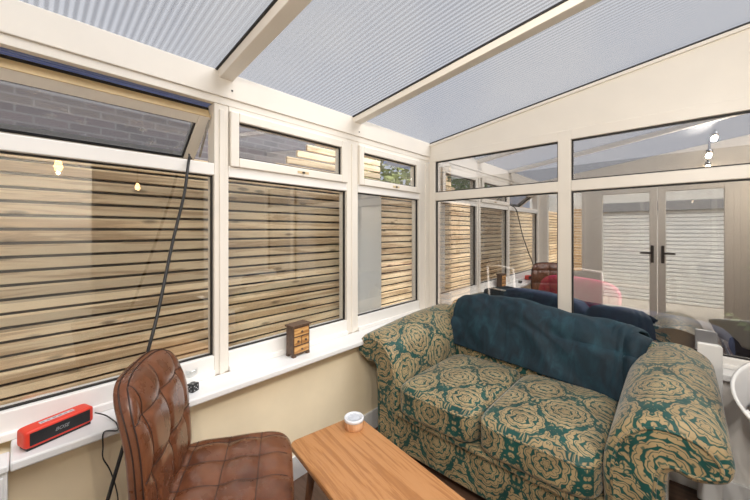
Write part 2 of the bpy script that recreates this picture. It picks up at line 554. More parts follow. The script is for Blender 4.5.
POSTS = [(-0.145, 0.0), (-0.962, -0.862), (-1.80, -1.733), (-3.0, -2.93)]
for (a, b) in POSTS:
    pb = B().box(-0.08, 0.0, a, b, 0.65, 1.934)
    pb.box(-0.02, 0.008, (a + b) / 2 - 0.012 if a < -0.2 else -0.06, (a + b) / 2 + 0.012 if a < -0.2 else -0.0, 0.65, 1.905)
    structure(pb.build('post', M['cream'], bevel=0.004))

def pane(b_axis, a0, a1, z0, z1, depth, name, mat, parent):
    bb = B()
    if b_axis == 0: bb.box(depth - 0.004, depth, a0, a1, z0, z1)
    else: bb.box(a0, a1, depth, depth + 0.004, z0, z1)
    return bb.build(name, mat, parent)

def ring(bb, axis, a0, a1, z0, z1, w, d0, d1):
    """rectangular frame of width w (left, right, bottom, top)"""
    wl, wr, wb, wt = w
    for (p0, p1, q0, q1) in ((a0, a0 + wl, z0, z1), (a1 - wr, a1, z0, z1), (a0 + wl, a1 - wr, z0, z0 + wb), (a0 + wl, a1 - wr, z1 - wt, z1)):
        if axis == 0: bb.box(d0, d1, p0, p1, q0, q1)
        else: bb.box(p0, p1, d0, d1, q0, q1)
    return bb

def left_bay(n, y0, y1, open_sash=False, closed=True, tint='glass'):
    w = setting('window_%d' % n, (0, (y0 + y1) / 2, 0.65))
    fb = B()
    fb.box(-0.075, 0.0, y0, y1, 0.65, 0.743)          # bottom rail
    fb.box(-0.015, 0.014, y0, y1, 0.65, 0.676)        # glazing upstand
    fb.box(-0.075, 0.0, y0, y1, 1.589, 1.645)         # transom
    fb.build('frame', M['white_upvc'], w, bevel=0.004)
    gb = ring(B(), 0, y0, y1, 0.743, 1.589, (0.007, 0.007, 0.006, 0.006), -0.034, -0.02)
    gb.build('gasket', M['gasket'], w)
    pane(0, y0 + 0.002, y1 - 0.002, 0.744, 1.588, -0.03, 'lower_pane', M['glass'], w)
    if closed:
        B().box(-0.075, 0.002, y0, y1, 1.905, 1.932).build('head', M['cream'], w, bevel=.003)
        sb = ring(B(), 0, y0 + 0.004, y1 - 0.004, 1.640, 1.908, (0.042, 0.052, 0.046, 0.046), -0.055, 0.016)
        s = sb.build('sash', M['cream'], w, bevel=0.005)
        ring(B(), 0, y0 + 0.046, y1 - 0.056, 1.686, 1.862, (0.006, 0.006, 0.006, 0.006), -0.012, 0.0).build('sash_gasket', M['gasket'], s)
        pane(0, y0 + 0.047, y1 - 0.057, 1.687, 1.861, -0.01, 'upper_pane', M['glass'], s)
        yc = (y0 + y1) / 2 + 0.03
        B().box(0.016, 0.018, yc - 0.035, yc + 0.04, 1.655, 1.668).build('latch_plate', M['tan'], s)
        B().box(0.018, 0.024, yc - 0.004, yc + 0.010, 1.656, 1.666).build('latch', M['wenge'], s)
    return w

left_bay(1, -0.862, -0.145)
left_bay(2, -1.733, -0.962)
w3 = left_bay(3, -2.93, -1.80, closed=False)

# the open top-hung sash of window_3: hinged at the head, swung outwards
SA = R(52)                                   # angle from the vertical
sm = Matrix(((math.cos(SA), 0, math.sin(SA), -0.035), (0, 1, 0, 0), (-math.sin(SA), 0, math.cos(SA), 1.866), (0, 0, 0, 1)))
# local axes: x = inner normal, z = up the sash (0 at the top, negative down)
sb = B()
Y0, Y1, SL = -2.926, -1.803, 0.33
for (p0, p1, q0, q1) in ((Y0, Y0 + .05, -SL, 0), (Y1 - .05, Y1, -SL, 0), (Y0 + .05, Y1 - .05, -SL, -SL + .05), (Y0 + .05, Y1 - .05, -.05, 0)):
    sb.box(-0.06, 0.0, p0, p1, q0, q1, sm)
s3 = sb.build('open_sash', M['cream'], w3, bevel=0.004)
B().box(-0.03, -0.026, Y0 + .05, Y1 - .05, -SL + .05, -.05, sm).build('upper_pane', M['dusty'], s3)
gb = B()
for (p0, p1, q0, q1) in ((Y0 + .05, Y0 + .056, -SL + .05, -.05), (Y1 - .056, Y1 - .05, -SL + .05, -.05), (Y0 + .05, Y1 - .05, -SL + .05, -SL + .056), (Y0 + .05, Y1 - .05, -.056, -.05)):
    gb.box(-0.02, -0.008, p0, p1, q0, q1, sm)
gb.build('sash_gasket', M['gasket'], s3)
B().box(-0.060, 0.001, Y0, Y1, 0.0, 0.003, sm).build('yellowed_strip', M['tan'], s3)
B().box(-0.064, -0.052, Y0, Y1, 0.003, 0.009, sm).build('weather_seal', M['gasket'], s3)
B().box(0.0, 0.012, -2.245, -2.222, -SL + .01, -SL + .055, sm).build('latch', M['white'], s3, bevel=0.003)
B().bar((-0.05, -1.806, 1.86), (-0.17, -1.806, 1.70), 0.006, 0.014).build('stay_arm', M['steel'], w3)
# blue-grey ribbed gutter above the gap, outside
gt = B().box(-0.26, -0.09, -L, 0.02, 1.96, 1.985)
for k in range(7): gt.box(-0.255 + k * .024, -0.245 + k * .024, -L, 0.02, 1.952, 1.96)
structure(gt.build('gutter', M['gutter']))

# back wall: posts, transom, panes, gable
structure(B().box(0.0, 0.060, 0.0, 0.075, 0.637, 1.921).build('post', M['cream'], bevel=0.003))
for (a, b) in ((1.009, 1.085), (2.02, 2.10), (2.69, 2.75)):
    structure(B().box(a, b, -0.004, 0.075, 0.637, 1.983).build('post', M['cream'], bevel=0.003))
structure(B().box(0.0, XR, 0.0, 0.08, 1.920, 1.985).build('trim_2', M['cream'], bevel=0.003))
def back_bay(n, x0, x1):
    w = setting('window_%d' % n, ((x0 + x1) / 2, 0, 0.637))
    fb = B().box(x0, x1, 0.0, 0.07, 0.637, 0.690)
    fb.box(x0, x1, -0.012, 0.02, 0.637, 0.660)
    fb.build('frame', M['white_upvc'], w, bevel=0.004)
    B().box(x0, x1, 0.0, 0.07, 1.585, 1.655).build('transom', M['cream'], w, bevel=0.005)
    ring(B(), 1, x0, x1, 0.690, 1.585, (.008,) * 4, 0.018, 0.034).build('gasket', M['gasket'], w)
    ring(B(), 1, x0, x1, 1.655, 1.920, (.008,) * 4, 0.018, 0.034).build('gasket', M['gasket'], w)
    pane(1, x0 + .001, x1 - .001, 0.691, 1.584, 0.026, 'lower_pane', M['mirror_glass'], w)
    pane(1, x0 + .001, x1 - .001, 1.656, 1.919, 0.026, 'upper_pane', M['mirror_glass'], w)
back_bay(5, 0.060, 1.009)
back_bay(6, 1.085, 2.02)
back_bay(7, 2.10, 2.69)
g = B().prism([(0.0, 1.985), (XR, 1.985), (XR, ceil_z(XR) - .012), (0.0, ceil_z(0) - .012)], 1, 0.006, 0.08)
structure(g.build('gable_back', M['cream']))
B_ = B().prism([(0.0, ceil_z(0) - .030), (XR, ceil_z(XR) - .030), (XR, ceil_z(XR) - .012), (0.0, ceil_z(0) - .012)], 1, -0.010, 0.006)
structure(B_.build('trim_3', M['cream']))
structure(B().prism([(0.0, ceil_z(0) - .012), (XR, ceil_z(XR) - .012), (XR, ceil_z(XR)), (0.0, ceil_z(0))], 1, -0.006, 0.08).build('trim_4', M['gasket']))

# ceiling: twin-wall sheets between sloping rafters
RAFT = [(-0.910, -0.842), (-1.786, -1.714)]
sheets = [(0.08, -0.876), (-0.876, -1.75), (-1.75, -L - .08)]
for (ya, yb) in sheets:
    sh = B().prism([(-0.11, ceil_z(-0.11) + .003), (XR, ceil_z(XR) + .003), (XR, ceil_z(XR) + .019), (-0.11, ceil_z(-0.11) + .019)], 1, yb + .0005, ya - .0005)
    structure(sh.build('ceiling', M['poly']))
structure(B().prism([(-0.6, ceil_z(-0.6) + .004), (XR, ceil_z(XR) + .004), (XR, ceil_z(XR) + .030), (-0.6, ceil_z(-0.6) + .030)], 1, 0.082, 0.52).build('trim_6', M['gutter']))  # opaque overhang added to block sun on the fence beyond the corner
for (a, b) in RAFT:
    rb = B()
    c = (a + b) / 2
    prof = [(a - .006, 0.0), (a + .004, -.036), (b - .004, -.036), (b + .006, 0.0)]
    v0 = [rb.bm.verts.new((0.0, y, ceil_z(0.0) + z)) for y, z in prof]
    v1 = [rb.bm.verts.new((XR, y, ceil_z(XR) + z)) for y, z in prof]
    rb.bm.faces.new(v0); rb.bm.faces.new(v1)
    for i in range(4): rb.bm.faces.new((v0[i], v1[i], v1[(i + 1) % 4], v0[(i + 1) % 4]))
    ro = structure(rb.build('rafter', M['cream'], bevel=0.003))
    gk = B().prism([(0.0, ceil_z(0) - .006), (XR, ceil_z(XR) - .006), (XR, ceil_z(XR) + .002), (0.0, ceil_z(0) + .002)], 1, a - .013, b)
    gk.build('gasket', M['gasket'], ro)

# screw holes in the eaves beam
for (yy, zz) in ((-1.722, 2.005), (-0.862, 1.995)):
    structure(B().box(0.012, 0.0135, yy - .004, yy + .004, zz - .004, zz + .004).build('trim_5', M['gasket']))

# house wall with a wide opening to the kitchen
hw = B()
hw.box(XR, XR + .25, -L, -1.92, 0.0, 2.48); hw.box(XR, XR + .25, -0.75, 0.08, 0.0, 2.48); hw.box(XR, XR + .25, -1.92, -0.75, 2.12, 2.48)
structure(hw.build('wall_right', M['wall']))
kw = B().box(5.5, 5.6, -4.4, 0.5, 0.0, 2.4); kw.box(XR + .25, 5.5, 0.4, 0.5, 0, 2.4); kw.box(XR + .25, 5.5, -4.5, -4.4, 0, 2.4)
structure(kw.build('wall_kitchen', M['wall']))
structure(B().box(XR, 5.7, -4.5, 0.5, 2.40, 2.5).build('ceiling_kitchen', M['wall']))
structure(B().box(XR + .25, 5.6, -4.5, -L, -0.12, 0.0).build('floor_kitchen', M['floor']))

# front gable (opposite the sofa): french doors, side light, panel
fw = B()
fw.box(0.0, 0.07, -L - .07, -L, 0.0, 1.93); fw.box(0.62, 0.69, -L - .07, -L, 0, 1.93)
fw.box(0.07, 0.62, -L - .07, -L, 0.0, 0.69)
fw.box(2.10, XR, -L - .07, -L, 0.0, 1.93)
fw.prism([(0.0, 1.93), (XR, 1.93), (XR, ceil_z(XR) - .002), (0.0, ceil_z(0) - .002)], 1, -L - .07, -L)
structure(fw.build('wall_front', M['cream']))
w8 = setting('window_8', (0.34, -L, 0.69))
ring(B(), 1, 0.07, 0.62, 0.69, 1.93, (.05,) * 4, -L - .06, -L + .005).build('frame', M['cream'], w8, bevel=.003)
pane(1, 0.12, 0.57, 0.74, 1.88, -L - .03, 'pane', M['glass'], w8)
d1 = setting('door_1', (1.395, -L, 0))
ring(B(), 1, 0.69, 2.10, 0.0, 1.93, (.05, .05, .03, .04), -L - .07, -L + .004).build('door_frame', M['cream'], d1, bevel=.003)
for (a, b, hx) in ((0.74, 1.391, 1.345), (1.399, 2.05, 1.445)):
    lf = ring(B(), 1, a, b, 0.03, 1.89, (.075, .075, .10, .07), -L - .055, -L + .008).build('door_leaf', M['cream'], d1, bevel=.004)
    pane(1, a + .075, b - .075, 0.13, 1.82, -L - .025, 'pane', M['glass'], lf)
    hb = B().box(hx - .015, hx + .015, -L + .008, -L + .016, 0.92, 1.14)
    hb.box(hx - .12 if hx < 1.39 else hx - .012, hx + .012 if hx < 1.39 else hx + .12, -L + .03, -L + .045, 1.03, 1.055)
    hb.box(hx - .012, hx + .012, -L + .016, -L + .045, 1.03, 1.055)
    hb.build('door_handle', M['wenge'], lf, bevel=.003)

# ------------------------------------------------------------------ outside on the left: slatted fence, brick wall, trees
PITCH, FX = 0.058, -0.42
fence = thing('slatted_fence', 'close-set larch slat fence running outside the left hand windows', 'fence', (FX, -3, -0.13))
fb = B()
z = -0.05; row = 0
while z < 2.02:
    ztop = z + 0.045
    yend = -6.1
    if ztop > 1.765:
        k = round((ztop - 1.765) / PITCH)
        yend = -1.23 + 0.085 * k
    fb.box(FX - 0.02, FX, yend, -0.168, z, ztop)
    if z < 1.64: fb.box(FX - 0.02, FX, -0.166, 1.6, z, ztop)
    z += PITCH
fb.build('slats', M['slat'], fence, bevel=0.003)
B().box(FX - 0.030, FX - 0.0215, -6.1, 1.6, -0.05, 1.715).build('backing', M['gasket'], fence)  # added black sheet standing in for the shade between the slats
for yy in (-6.0, -4.8, -3.6, -2.45, -1.55, -0.62, 0.5):
    B().box(FX - 0.08, FX - 0.031, yy - .035, yy + .035, -0.13, 1.72).build('post', M['batten'], fence)
sg = thing('fence_return', 'added slatted screen blocking sun in the gap between fence and window corner', 'fence', (-0.24, 0.48, -0.13))  # added screen that keeps patio-side sun off the fence near the corner
gb = B(); zz = -0.05
while zz < 1.95:
    gb.box(FX + .005, -0.07, 0.47, 0.49, zz, zz + .045); zz += PITCH
gb.build('slats', M['gate'], sg)
B().box(FX + .005, -0.07, 0.491, 0.50, -0.05, 1.98).build('backing', M['gasket'], sg)
B().box(FX + .005, FX + .05, 0.505, 0.55, -0.13, 1.98).build('post', M['batten'], sg)
wp = B().box(-0.30, -0.265, -0.66, -0.325, -0.13, 1.70)
wpo = wp.build('white_board', M['white'], bevel=.004)
tag(wpo, 'tall plain white board standing between the fence and the end left window', 'board')

structure(B().box(-2.7, -2.5, -4.4, 1.3, -0.13, 2.9).build('wall_neighbour', M['brick']))

def tree(label, cx, cy, h0, h1, rad, mat, n=1500, seed=1, leaf=.11):
    rnd = random.Random(seed)
    t = thing('leafy_tree', label, 'tree', (cx, cy, -0.13), group='trees beyond the fence')
    tb = B().tube([(cx, cy, -0.13), (cx + .05, cy, h0), (cx, cy + .05, h1 * .8)], .12, 8, .04)
    tb.build('trunk', M['bark'], t, smooth=True)
    lb = B()
    for i in range(n):
        while True:
            p = Vector((rnd.uniform(-1, 1), rnd.uniform(-1, 1), rnd.uniform(-1, 1)))
            if 0.35 < p.length < 1: break
        q = Vector((cx + p.x * rad, cy + p.y * rad, (h0 + h1) / 2 + p.z * (h1 - h0) / 2))
        a = Vector((rnd.gauss(0, 1), rnd.gauss(0, 1), rnd.gauss(0, .6))).normalized(); b = a.orthogonal().normalized()
        s1 = leaf * rnd.uniform(.6, 1.3)
        vs = [lb.bm.verts.new(q + d) for d in (-a * s1, b * s1 * .45, a * s1, -b * s1 * .45)]
        lb.bm.faces.new(vs)
    lb.build('foliage', mat, t)
tree('bushy green tree past the end of the brick wall', -3.6, -6.6, 1.2, 3.6, 1.5, M['leaf'], 2200, 2)
tree('olive leaved tree beyond the fence near the corner', -4.0, 3.2, 0.6, 3.3, 1.6, M['leaf2'], 2200, 3)

# outside the french doors: garage with white roller shutter, slatted gate
gar = thing('garage', 'pale rendered garage with white roller shutter across the yard', 'building', (1.4, -6.35, -0.13))
gw = B().box(-1.2, 0.30, -6.6, -6.35, -0.13, 2.25); gw.box(2.75, 5.0, -6.6, -6.35, -.13, 2.25); gw.box(0.30, 2.75, -6.6, -6.35, 1.92, 2.25)
gw.build('wall', M['render'], gar)
B().box(0.25, 2.80, -6.36, -6.32, 1.74, 1.92).build('lintel', M['lintel'], gar)
sh = B(); zz = -0.13
while zz < 1.80:
    sh.prism([(-6.42, zz), (-6.375, zz + .012), (-6.37, zz + .06), (-6.42, zz + .075)], 0, 0.30, 2.75); zz += .078
sh.build('roller_shutter', M['shutter'], gar)
gate = thing('slatted_gate', 'short slatted timber gate between garage and house corner', 'gate', (-0.05, -5.7, -0.13))
gb = B(); zz = -0.05
while zz < 1.75:
    gb.box(-0.40, 0.38, -5.72, -5.70, zz, zz + .045); zz += PITCH
gb.build('slats', M['gate'], gate)
B().box(0.33, 0.40, -5.80, -5.72, -0.13, 1.78).build('post', M['batten'], gate)

# beyond the back windows: shaded patio with garden furniture
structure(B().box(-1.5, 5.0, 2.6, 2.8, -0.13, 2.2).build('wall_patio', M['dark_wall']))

# ------------------------------------------------------------------ sofa
sofa = thing('sofa', 'green and gold damask two seater sofa with scrolled arms under the end windows', 'sofa', (0.93, -0.55, 0.0))
SF, SB = -0.97, -0.14        # front of the arms, rear of the back
IL, IR = 0.435, 1.394         # inner faces of the arms

def arm_profile(sign):
    """closed outline in (x outwards from the inner face, z), starting at the inner bottom"""
    pts = [(0.0, 0.08), (0.0, 0.30), (-0.004, 0.46), (0.010, 0.555), (0.045, 0.632), (0.105, 0.684), (0.172, 0.703), (0.245, 0.693),
           (0.302, 0.660), (0.330, 0.61), (0.322, 0.56), (0.28, 0.533), (0.235, 0.522), (0.195, 0.530), (0.178, 0.50), (0.172, 0.40), (0.170, 0.20), (0.168, 0.08)]
    return pts

def smooth_line(pts, n):
    out = []
    P = [Vector((*p, 0)) for p in pts]
    for i in range(len(P) - 1):
        p0, p1, p2, p3 = P[max(i - 1, 0)], P[i], P[i + 1], P[min(i + 2, len(P) - 1)]
        for k in range(n):
            t = k / n
            q = 0.5 * ((2 * p1) + (p2 - p0) * t + (2 * p0 - 5 * p1 + 4 * p2 - p3) * t * t + (3 * p1 - p0 - 3 * p2 + p3) * t ** 3)
            out.append((q.x, q.y))
    out.append(pts[-1])
    return out

def arm(x_in, sign, name):
    prof = smooth_line(arm_profile(sign), 4)
    cx = sum(p[0] for p in prof) / len(prof); cz = 0.42
    acc = [0]
    for a, b in zip(prof, prof[1:]): acc.append(acc[-1] + math.dist(a, b))
    n = len(prof) - 1
    ys = []
    # rounded front: the outline shrinks towards the face
    stations = [(SF - .004, .030), (SF + .000, .016), (SF + .012, .006), (SF + .03, 0.0)] + [(SF + .03 + (SB - SF - .03) * k / 12, 0.0) for k in range(1, 13)]
    bb = B()
    def P(i, j):
        y, ins = stations[j]
        x, z = prof[i]
        rise = 0.05 * math.sin(math.pi * min(1, max(0, y - SF) / 0.7) * .5) * min(1, max(0, (z - .40) / .2))
        # inset along the outline's normal
        p0, p1 = prof[max(i - 1, 0)], prof[min(i + 1, n)]
        tx, tz = p1[0] - p0[0], p1[1] - p0[1]; l = math.hypot(tx, tz) or 1
        nx, nz = tz / l, -tx / l
        return Vector((x_in + sign * (x + nx * ins), y, z + nz * ins + rise))
    m = len(stations) - 1
    bb.grid(n, m, lambda a, b: P(round(a * n), round(b * m)),
            lambda a, b: (acc[round(a * n)] + (0 if sign > 0 else .11), stations[round(b * m)][0] * 1.0))
    # back closing face
    o = bb.build(name, M['damask'], sofa, smooth=True)
    # scroll face set inside a piping
    fbm = B()
    ring_ = [P(i, 0) for i in range(n + 1)]
    vs = [fbm.bm.verts.new(v) for v in ring_]
    fbm.bm.faces.new(vs)
    bmesh.ops.triangulate(fbm.bm, faces=fbm.bm.faces[:])
    for f in fbm.bm.faces:
        for l in f.loops: l[fbm.uv].uv = (l.vert.co.x * sign + .05, l.vert.co.z)
    fbm.build('arm_front', M['damask'], o)
    pp = B(); pr = [P(i, 0) + Vector((0, -.002, 0)) for i in range(n + 1)]
    pp.tube(pr, 0.0055, 6)
    p_ = pp.build('piping', M['damask'], o, smooth=True)
    rear = B(); vs = [rear.bm.verts.new(P(i, m)) for i in range(n + 1)]; rear.bm.faces.new(vs); rear.build('rear_panel', M['damask'], o)
    return o
arm(IR, 1, 'arm')
arm(IL, -1, 'arm')

# back: leaning front, rounded crest, camel line
def crest(x):
    d = max(0.0, abs(x - 0.93) - 0.33)
    return 0.846 - (0.30 if x > .93 else 1.0) * d * d - 0.12 * max(0, (x - .85))
def back_pt(a, b, off=0.0):
    x = 0.30 + 1.26 * a
    zc = crest(x)
    prof = [(-0.335, 0.34), (-0.325, 0.45), (-0.305, 0.55), (-0.282, 0.66), (-0.262, zc - .11), (-0.245, zc - .05), (-0.215, zc - .012), (-0.18, zc), (-0.150, zc - .012), (-0.128, zc - .05), (-0.118, zc - .12), (-0.116, 0.4), (-0.116, 0.09)]
    t = b * (len(prof) - 1); i = min(int(t), len(prof) - 2); f = t - i
    p0, p1, p2, p3 = [Vector((*prof[max(0, min(len(prof) - 1, i + k))], 0)) for k in (-1, 0, 1, 2)]
    q = 0.5 * ((2 * p1) + (p2 - p0) * f + (2 * p0 - 5 * p1 + 4 * p2 - p3) * f * f + (3 * p1 - p0 - 3 * p2 + p3) * f ** 3)
    return Vector((x, q.x, q.y))
acc_b = [0]
for k in range(1, 49): acc_b.append(acc_b[-1] + (back_pt(.5, k / 48) - back_pt(.5, (k - 1) / 48)).length)
bb = B().grid(40, 48, lambda a, b: back_pt(a, b), lambda a, b: (0.30 + 1.26 * a, acc_b[round(b * 48)]))
for side in (0, 1):
    vs = [bb.bm.verts.new(back_pt(side, k / 48)) for k in range(49)]; bb.bm.faces.new(vs)
bb.build('backrest', M['damask'], sofa, smooth=True)

# seat cushions
def seat_cushion(x0, x1):
    c = Vector(((x0 + x1) / 2, (-1.015 - 0.30) / 2, 0.395)); h = Vector(((x1 - x0) / 2, (1.015 - 0.30) / 2, 0.083))
    def disp(w, q):
        crown = (1 - (w.x / h.x) ** 2) * (1 - (w.y / h.y) ** 2)
        if w.z > 0: w.z += 0.022 * max(0, crown) ** .6
        return w
    def uvf(co, ax, sg):
        if ax == 2: return (co.x, co.y)
        if ax == 1: return (co.x, -1.015 - (0.478 - co.z) if sg < 0 else co.z)
        return (co.y, co.z)
    b_ = B().pad(c, h, 7.0, 20, disp, uvf)
    o = b_.build('seat_cushion', M['damask'], sofa, smooth=True, weld=False)
    # piping round the upper edge
    loop = []
    for k in range(65):
        t = 2 * math.pi * k / 64
        q = Vector((math.copysign(abs(math.cos(t)) ** (2 / 7), math.cos(t)), math.copysign(abs(math.sin(t)) ** (2 / 7), math.sin(t)), 0))
        loop.append(Vector((c.x + q.x * (h.x - .004), c.y + q.y * (h.y - .004), c.z + .058)))
    B().tube(loop, .005, 6, cap=False).build('piping', M['damask'], o, smooth=True)
    return o
seat_cushion(IL + .004, 0.902)
seat_cushion(0.908, IR - .003)

# base with a projecting lip, bun feet
def uv_base(bm_, uv):
    for f in bm_.faces:
        for l in f.loops: l[uv].uv = (l.vert.co.x, l.vert.co.z + l.vert.co.y)
b_ = B().box(IL - .01, IR + .01, -0.955, -0.14, 0.08, 0.285); uv_base(b_.bm, b_.uv)
b_.build('base', M['damask'], sofa, bevel=.012)
b_ = B().box(IL - .002, IR + .002, -0.985, -0.30, 0.285, 0.318); uv_base(b_.bm, b_.uv)
b_.build('front_lip', M['damask'], sofa, bevel=.012)
for (x, y) in ((0.34, -0.90), (1.47, -0.90), (0.34, -0.20), (1.47, -0.20)):
    B().lathe([(0, 0), (.022, 0), (.034, .02), (.034, .05), (.024, .075), (.024, .085), (0, .085)], (x, y, 0), 16).build('foot', M['walnut'], sofa, smooth=True)

# ------------------------------------------------------------------ velvet throw over the sofa back
def throw_pt(a, b):
    # b 0..1: from the lower front edge up over the crest and down behind
    low = 0.150 - 0.060 * a
    x = 0.385 + 0.03 * b + (1.01 + 0.07 * b) * a + 0.012 * math.sin(9 * b) * (1 if a > .9 else .3)
    s = low + b * (0.80 - low)
    al = (x - .30) / 1.26
    p = back_pt(al, s); p1 = back_pt(al, min(1, s + .01))
    t = (p1 - p).normalized(); nrm = Vector((0, -t.z, t.y))
    n1 = mnoise.noise(Vector((x * 5.0, b * 2.2, 1.7)))
    n2 = mnoise.noise(Vector((x * 13.0, b * 4.0, 5.2)))
    n3 = mnoise.noise(Vector((x * 7.0 + b * 6, b * 3.0 - x * 2, 9.1)))
    fold = 0.013 * n1 + 0.007 * n2 - 0.016 * abs(n3) + 0.006 * math.sin((x * 2.2 + b * .9) * 9) * (1 - b)
    e = max(0, (a - .86) / .14)
    fold += 0.012 * e * abs(math.sin(a * 95))
    return p + nrm * (0.026 + fold + 0.012 * (1 - b))
tb = B().grid(110, 60, throw_pt)
thr = tb.build('throw_blanket', M['velvet'], None, smooth=True)
md = thr.modifiers.new('thick', 'SOLIDIFY'); md.thickness = 0.009; md.offset = 1.0
sd = thr.modifiers.new('sub', 'SUBSURF'); sd.levels = 1; sd.render_levels = 1
tag(thr, 'dark teal velvet throw spread over the back of the damask sofa', 'blanket')
# turned-back fold at the right end
fb = B()
def fold_pt(a, b):
    x = 1.395 + 0.10 * a * (0.35 + 0.65 * b)
    s = 0.14 + b * 0.44
    p = back_pt((x - .30) / 1.26, s)
    return p + Vector((0, -0.035 - 0.02 * math.sin(a * math.pi) - 0.006 * mnoise.noise(Vector((a * 4, b * 7, 2))), 0.008 + .01 * math.sin(a * math.pi)))
fb.grid(14, 30, fold_pt)
fo = fb.build('folded_end', M['velvet'], thr, smooth=True)
md = fo.modifiers.new('thick', 'SOLIDIFY'); md.thickness = 0.014; md.offset = 1.0

# ------------------------------------------------------------------ leather chair
FD = Vector((0.52, 0.854, 0)); WD = Vector((0.854, -0.52, 0))
def fw_(f, w, z): return FD * f + WD * w + Vector((0, 0, z))
WC, FC = 1.41, -1.400
chair = thing('leather_chair', 'buttoned brown leather dining chair between the sill and the coffee table', 'chair', fw_(FC, WC, 0))
def seam_depth(a, b, step_a, step_b, w=.010):
    """a, b in metres from the pad's centre; returns how far the leather is pulled in"""
    da = abs((a / step_a + .5) % 1 - .5) * step_a
    db = abs((b / step_b + .5) % 1 - .5) * step_b
    g = max(math.exp(-(da / w) ** 2), math.exp(-(db / w) ** 2)) * .0045
    pin = math.exp(-(da * da + db * db) / (2 * .022 ** 2)) * .007
    return g + pin
CM = Matrix(((WD.x, FD.x, 0, 0), (WD.y, FD.y, 0, 0), (0, 0, 1, 0), (0, 0, 0, 1)))   # local (w, f, z) -> world
def to_world(bm_):
    for v in bm_.verts: v.co = CM @ v.co
HS = Vector((0.232, 0.205, 0.048))
def seat_disp(w, q):
    if q.z > 0.5:
        k = min(1, (q.z - .5) * 4) * max(0, 1 - max(abs(q.x), abs(q.y)) ** 10)
        w.z -= seam_depth(w.x + .06, w.y + .03, .118, .118) * k
        w.z += 0.010 * (1 - (w.x / HS.x) ** 2)
    w.z += -0.016 * max(0, w.y / HS.y) ** 3 + 0.012 * max(0, -w.y / HS.y) ** 2
    return w
b_ = B().pad((WC, FC, 0.462), HS, 5.5, 46, seat_disp); to_world(b_.bm)
b_.build('seat', M['leather'], chair, smooth=True, weld=True)
# dark seams on the seat
def seam_tube(pts, r, parent, mat='seam'):
    return None
sb_ = B()
def seat_top(x, y):
    w = Vector((x, y, 0)); n = 5.5
    kx = (abs(x) / HS.x) ** n + (abs(y) / HS.y) ** n
    z = HS.z * max(0.0, 1 - kx) ** (1 / n)
    q = Vector((x / HS.x, y / HS.y, z / HS.z))
    w.z = z; w = seat_disp(w, q)
    return fw_(FC + w.y, WC + w.x, 0.462 + w.z + .0004)
for k in (-1, 0, 1, 2):
    x = -.06 + .118 * (k) - .0
    if abs(x) < HS.x * .93:
        sb_.tube([seat_top(x, -.19 + .375 * i / 40) for i in range(41)], .0017, 5)
for k in (-1, 0, 1):
    y = .118 * k - .03
    if abs(y) < HS.y * .93:
        sb_.tube([seat_top(-.22 + .44 * i / 40, y) for i in range(41)], .0017, 5)
sb_.build('seat_seams', M['seam'], chair, smooth=True)

# backrest
BH = Vector((0.216, 0.032, 0.230))
def back_disp(w, q):
    z = w.z
    taper = 1 - 0.07 * max(0, z / BH.z)
    w.x *= taper
    lean = -0.030 * (z / BH.z + 1) * .5 - 0.042 * max(0, z / BH.z) ** 2.2
    if q.y > 0.3:
        k = min(1, (q.y - .3) * 3) * max(0, 1 - max(abs(q.x), abs(q.z)) ** 12)
        w.y -= seam_depth(w.x, z + .02, .15, .155, .011) * 1.6 * k
        w.y += .012 * (1 - q.x ** 2) * k
    w.y += lean + 0.018 * (w.x / BH.x) ** 2
    w.z += -0.010 * (abs(w.x) / BH.x) ** 3 * max(0, z / BH.z)
    return w
BC = (WC + .012, FC - .200, 0.685)
b_ = B().pad(BC, BH, 4.8, 46, back_disp); to_world(b_.bm)
b_.build('backrest', M['leather'], chair, smooth=True, weld=True)
def back_surf(x, z, side=1):
    n = 4.8
    kx = (abs(x) / BH.x) ** n + (abs(z) / BH.z) ** n
    y = side * BH.y * max(0.0, 1 - kx) ** (1 / n)
    w = back_disp(Vector((x, y, z)), Vector((x / BH.x, y / BH.y, z / BH.z)))
    return fw_(BC[1] + w.y + .0006 * side, BC[0] + w.x, BC[2] + w.z)
sb_ = B()
for x in (-.15, 0.0, .15):
    sb_.tube([back_surf(x, -.2 + .42 * i / 40) for i in range(41)], .0016, 5)
for z in (-.175, -.02, .135):
    sb_.tube([back_surf(-.21 + .42 * i / 40, z) for i in range(41)], .0016, 5)
sb_.build('backrest_seams', M['seam'], chair, smooth=True)
# twin welts round the edge of the back
def back_edge(t, yoff):
    c, s = math.cos(t), math.sin(t)
    n = 4.8
    rr = (abs(c) ** n + abs(s) ** n + abs(yoff) ** n) ** (-1 / n)
    q = Vector((c * rr, yoff * rr, s * rr))
    w = back_disp(Vector((q.x * BH.x * 1.006, q.y * BH.y, q.z * BH.z * 1.006)), q)
    return fw_(BC[1] + w.y, BC[0] + w.x, BC[2] + w.z)
wb = B()
for yo in (0.42, -0.10):
    wb.tube([back_edge(-1.2 + (math.pi + 2.4) * i / 90, yo) for i in range(91)], .0019, 6)
wb.build('welt', M['seam'], chair, smooth=True)
for (dw, df) in ((-.17, .17), (.17, .17), (-.17, -.17), (.17, -.17)):
    B().tube([fw_(FC + df, WC + dw, 0.425), fw_(FC + df * 1.25, WC + dw * 1.15, 0.0)], .019, 10, .012).build('leg', M['walnut'], chair, smooth=True)

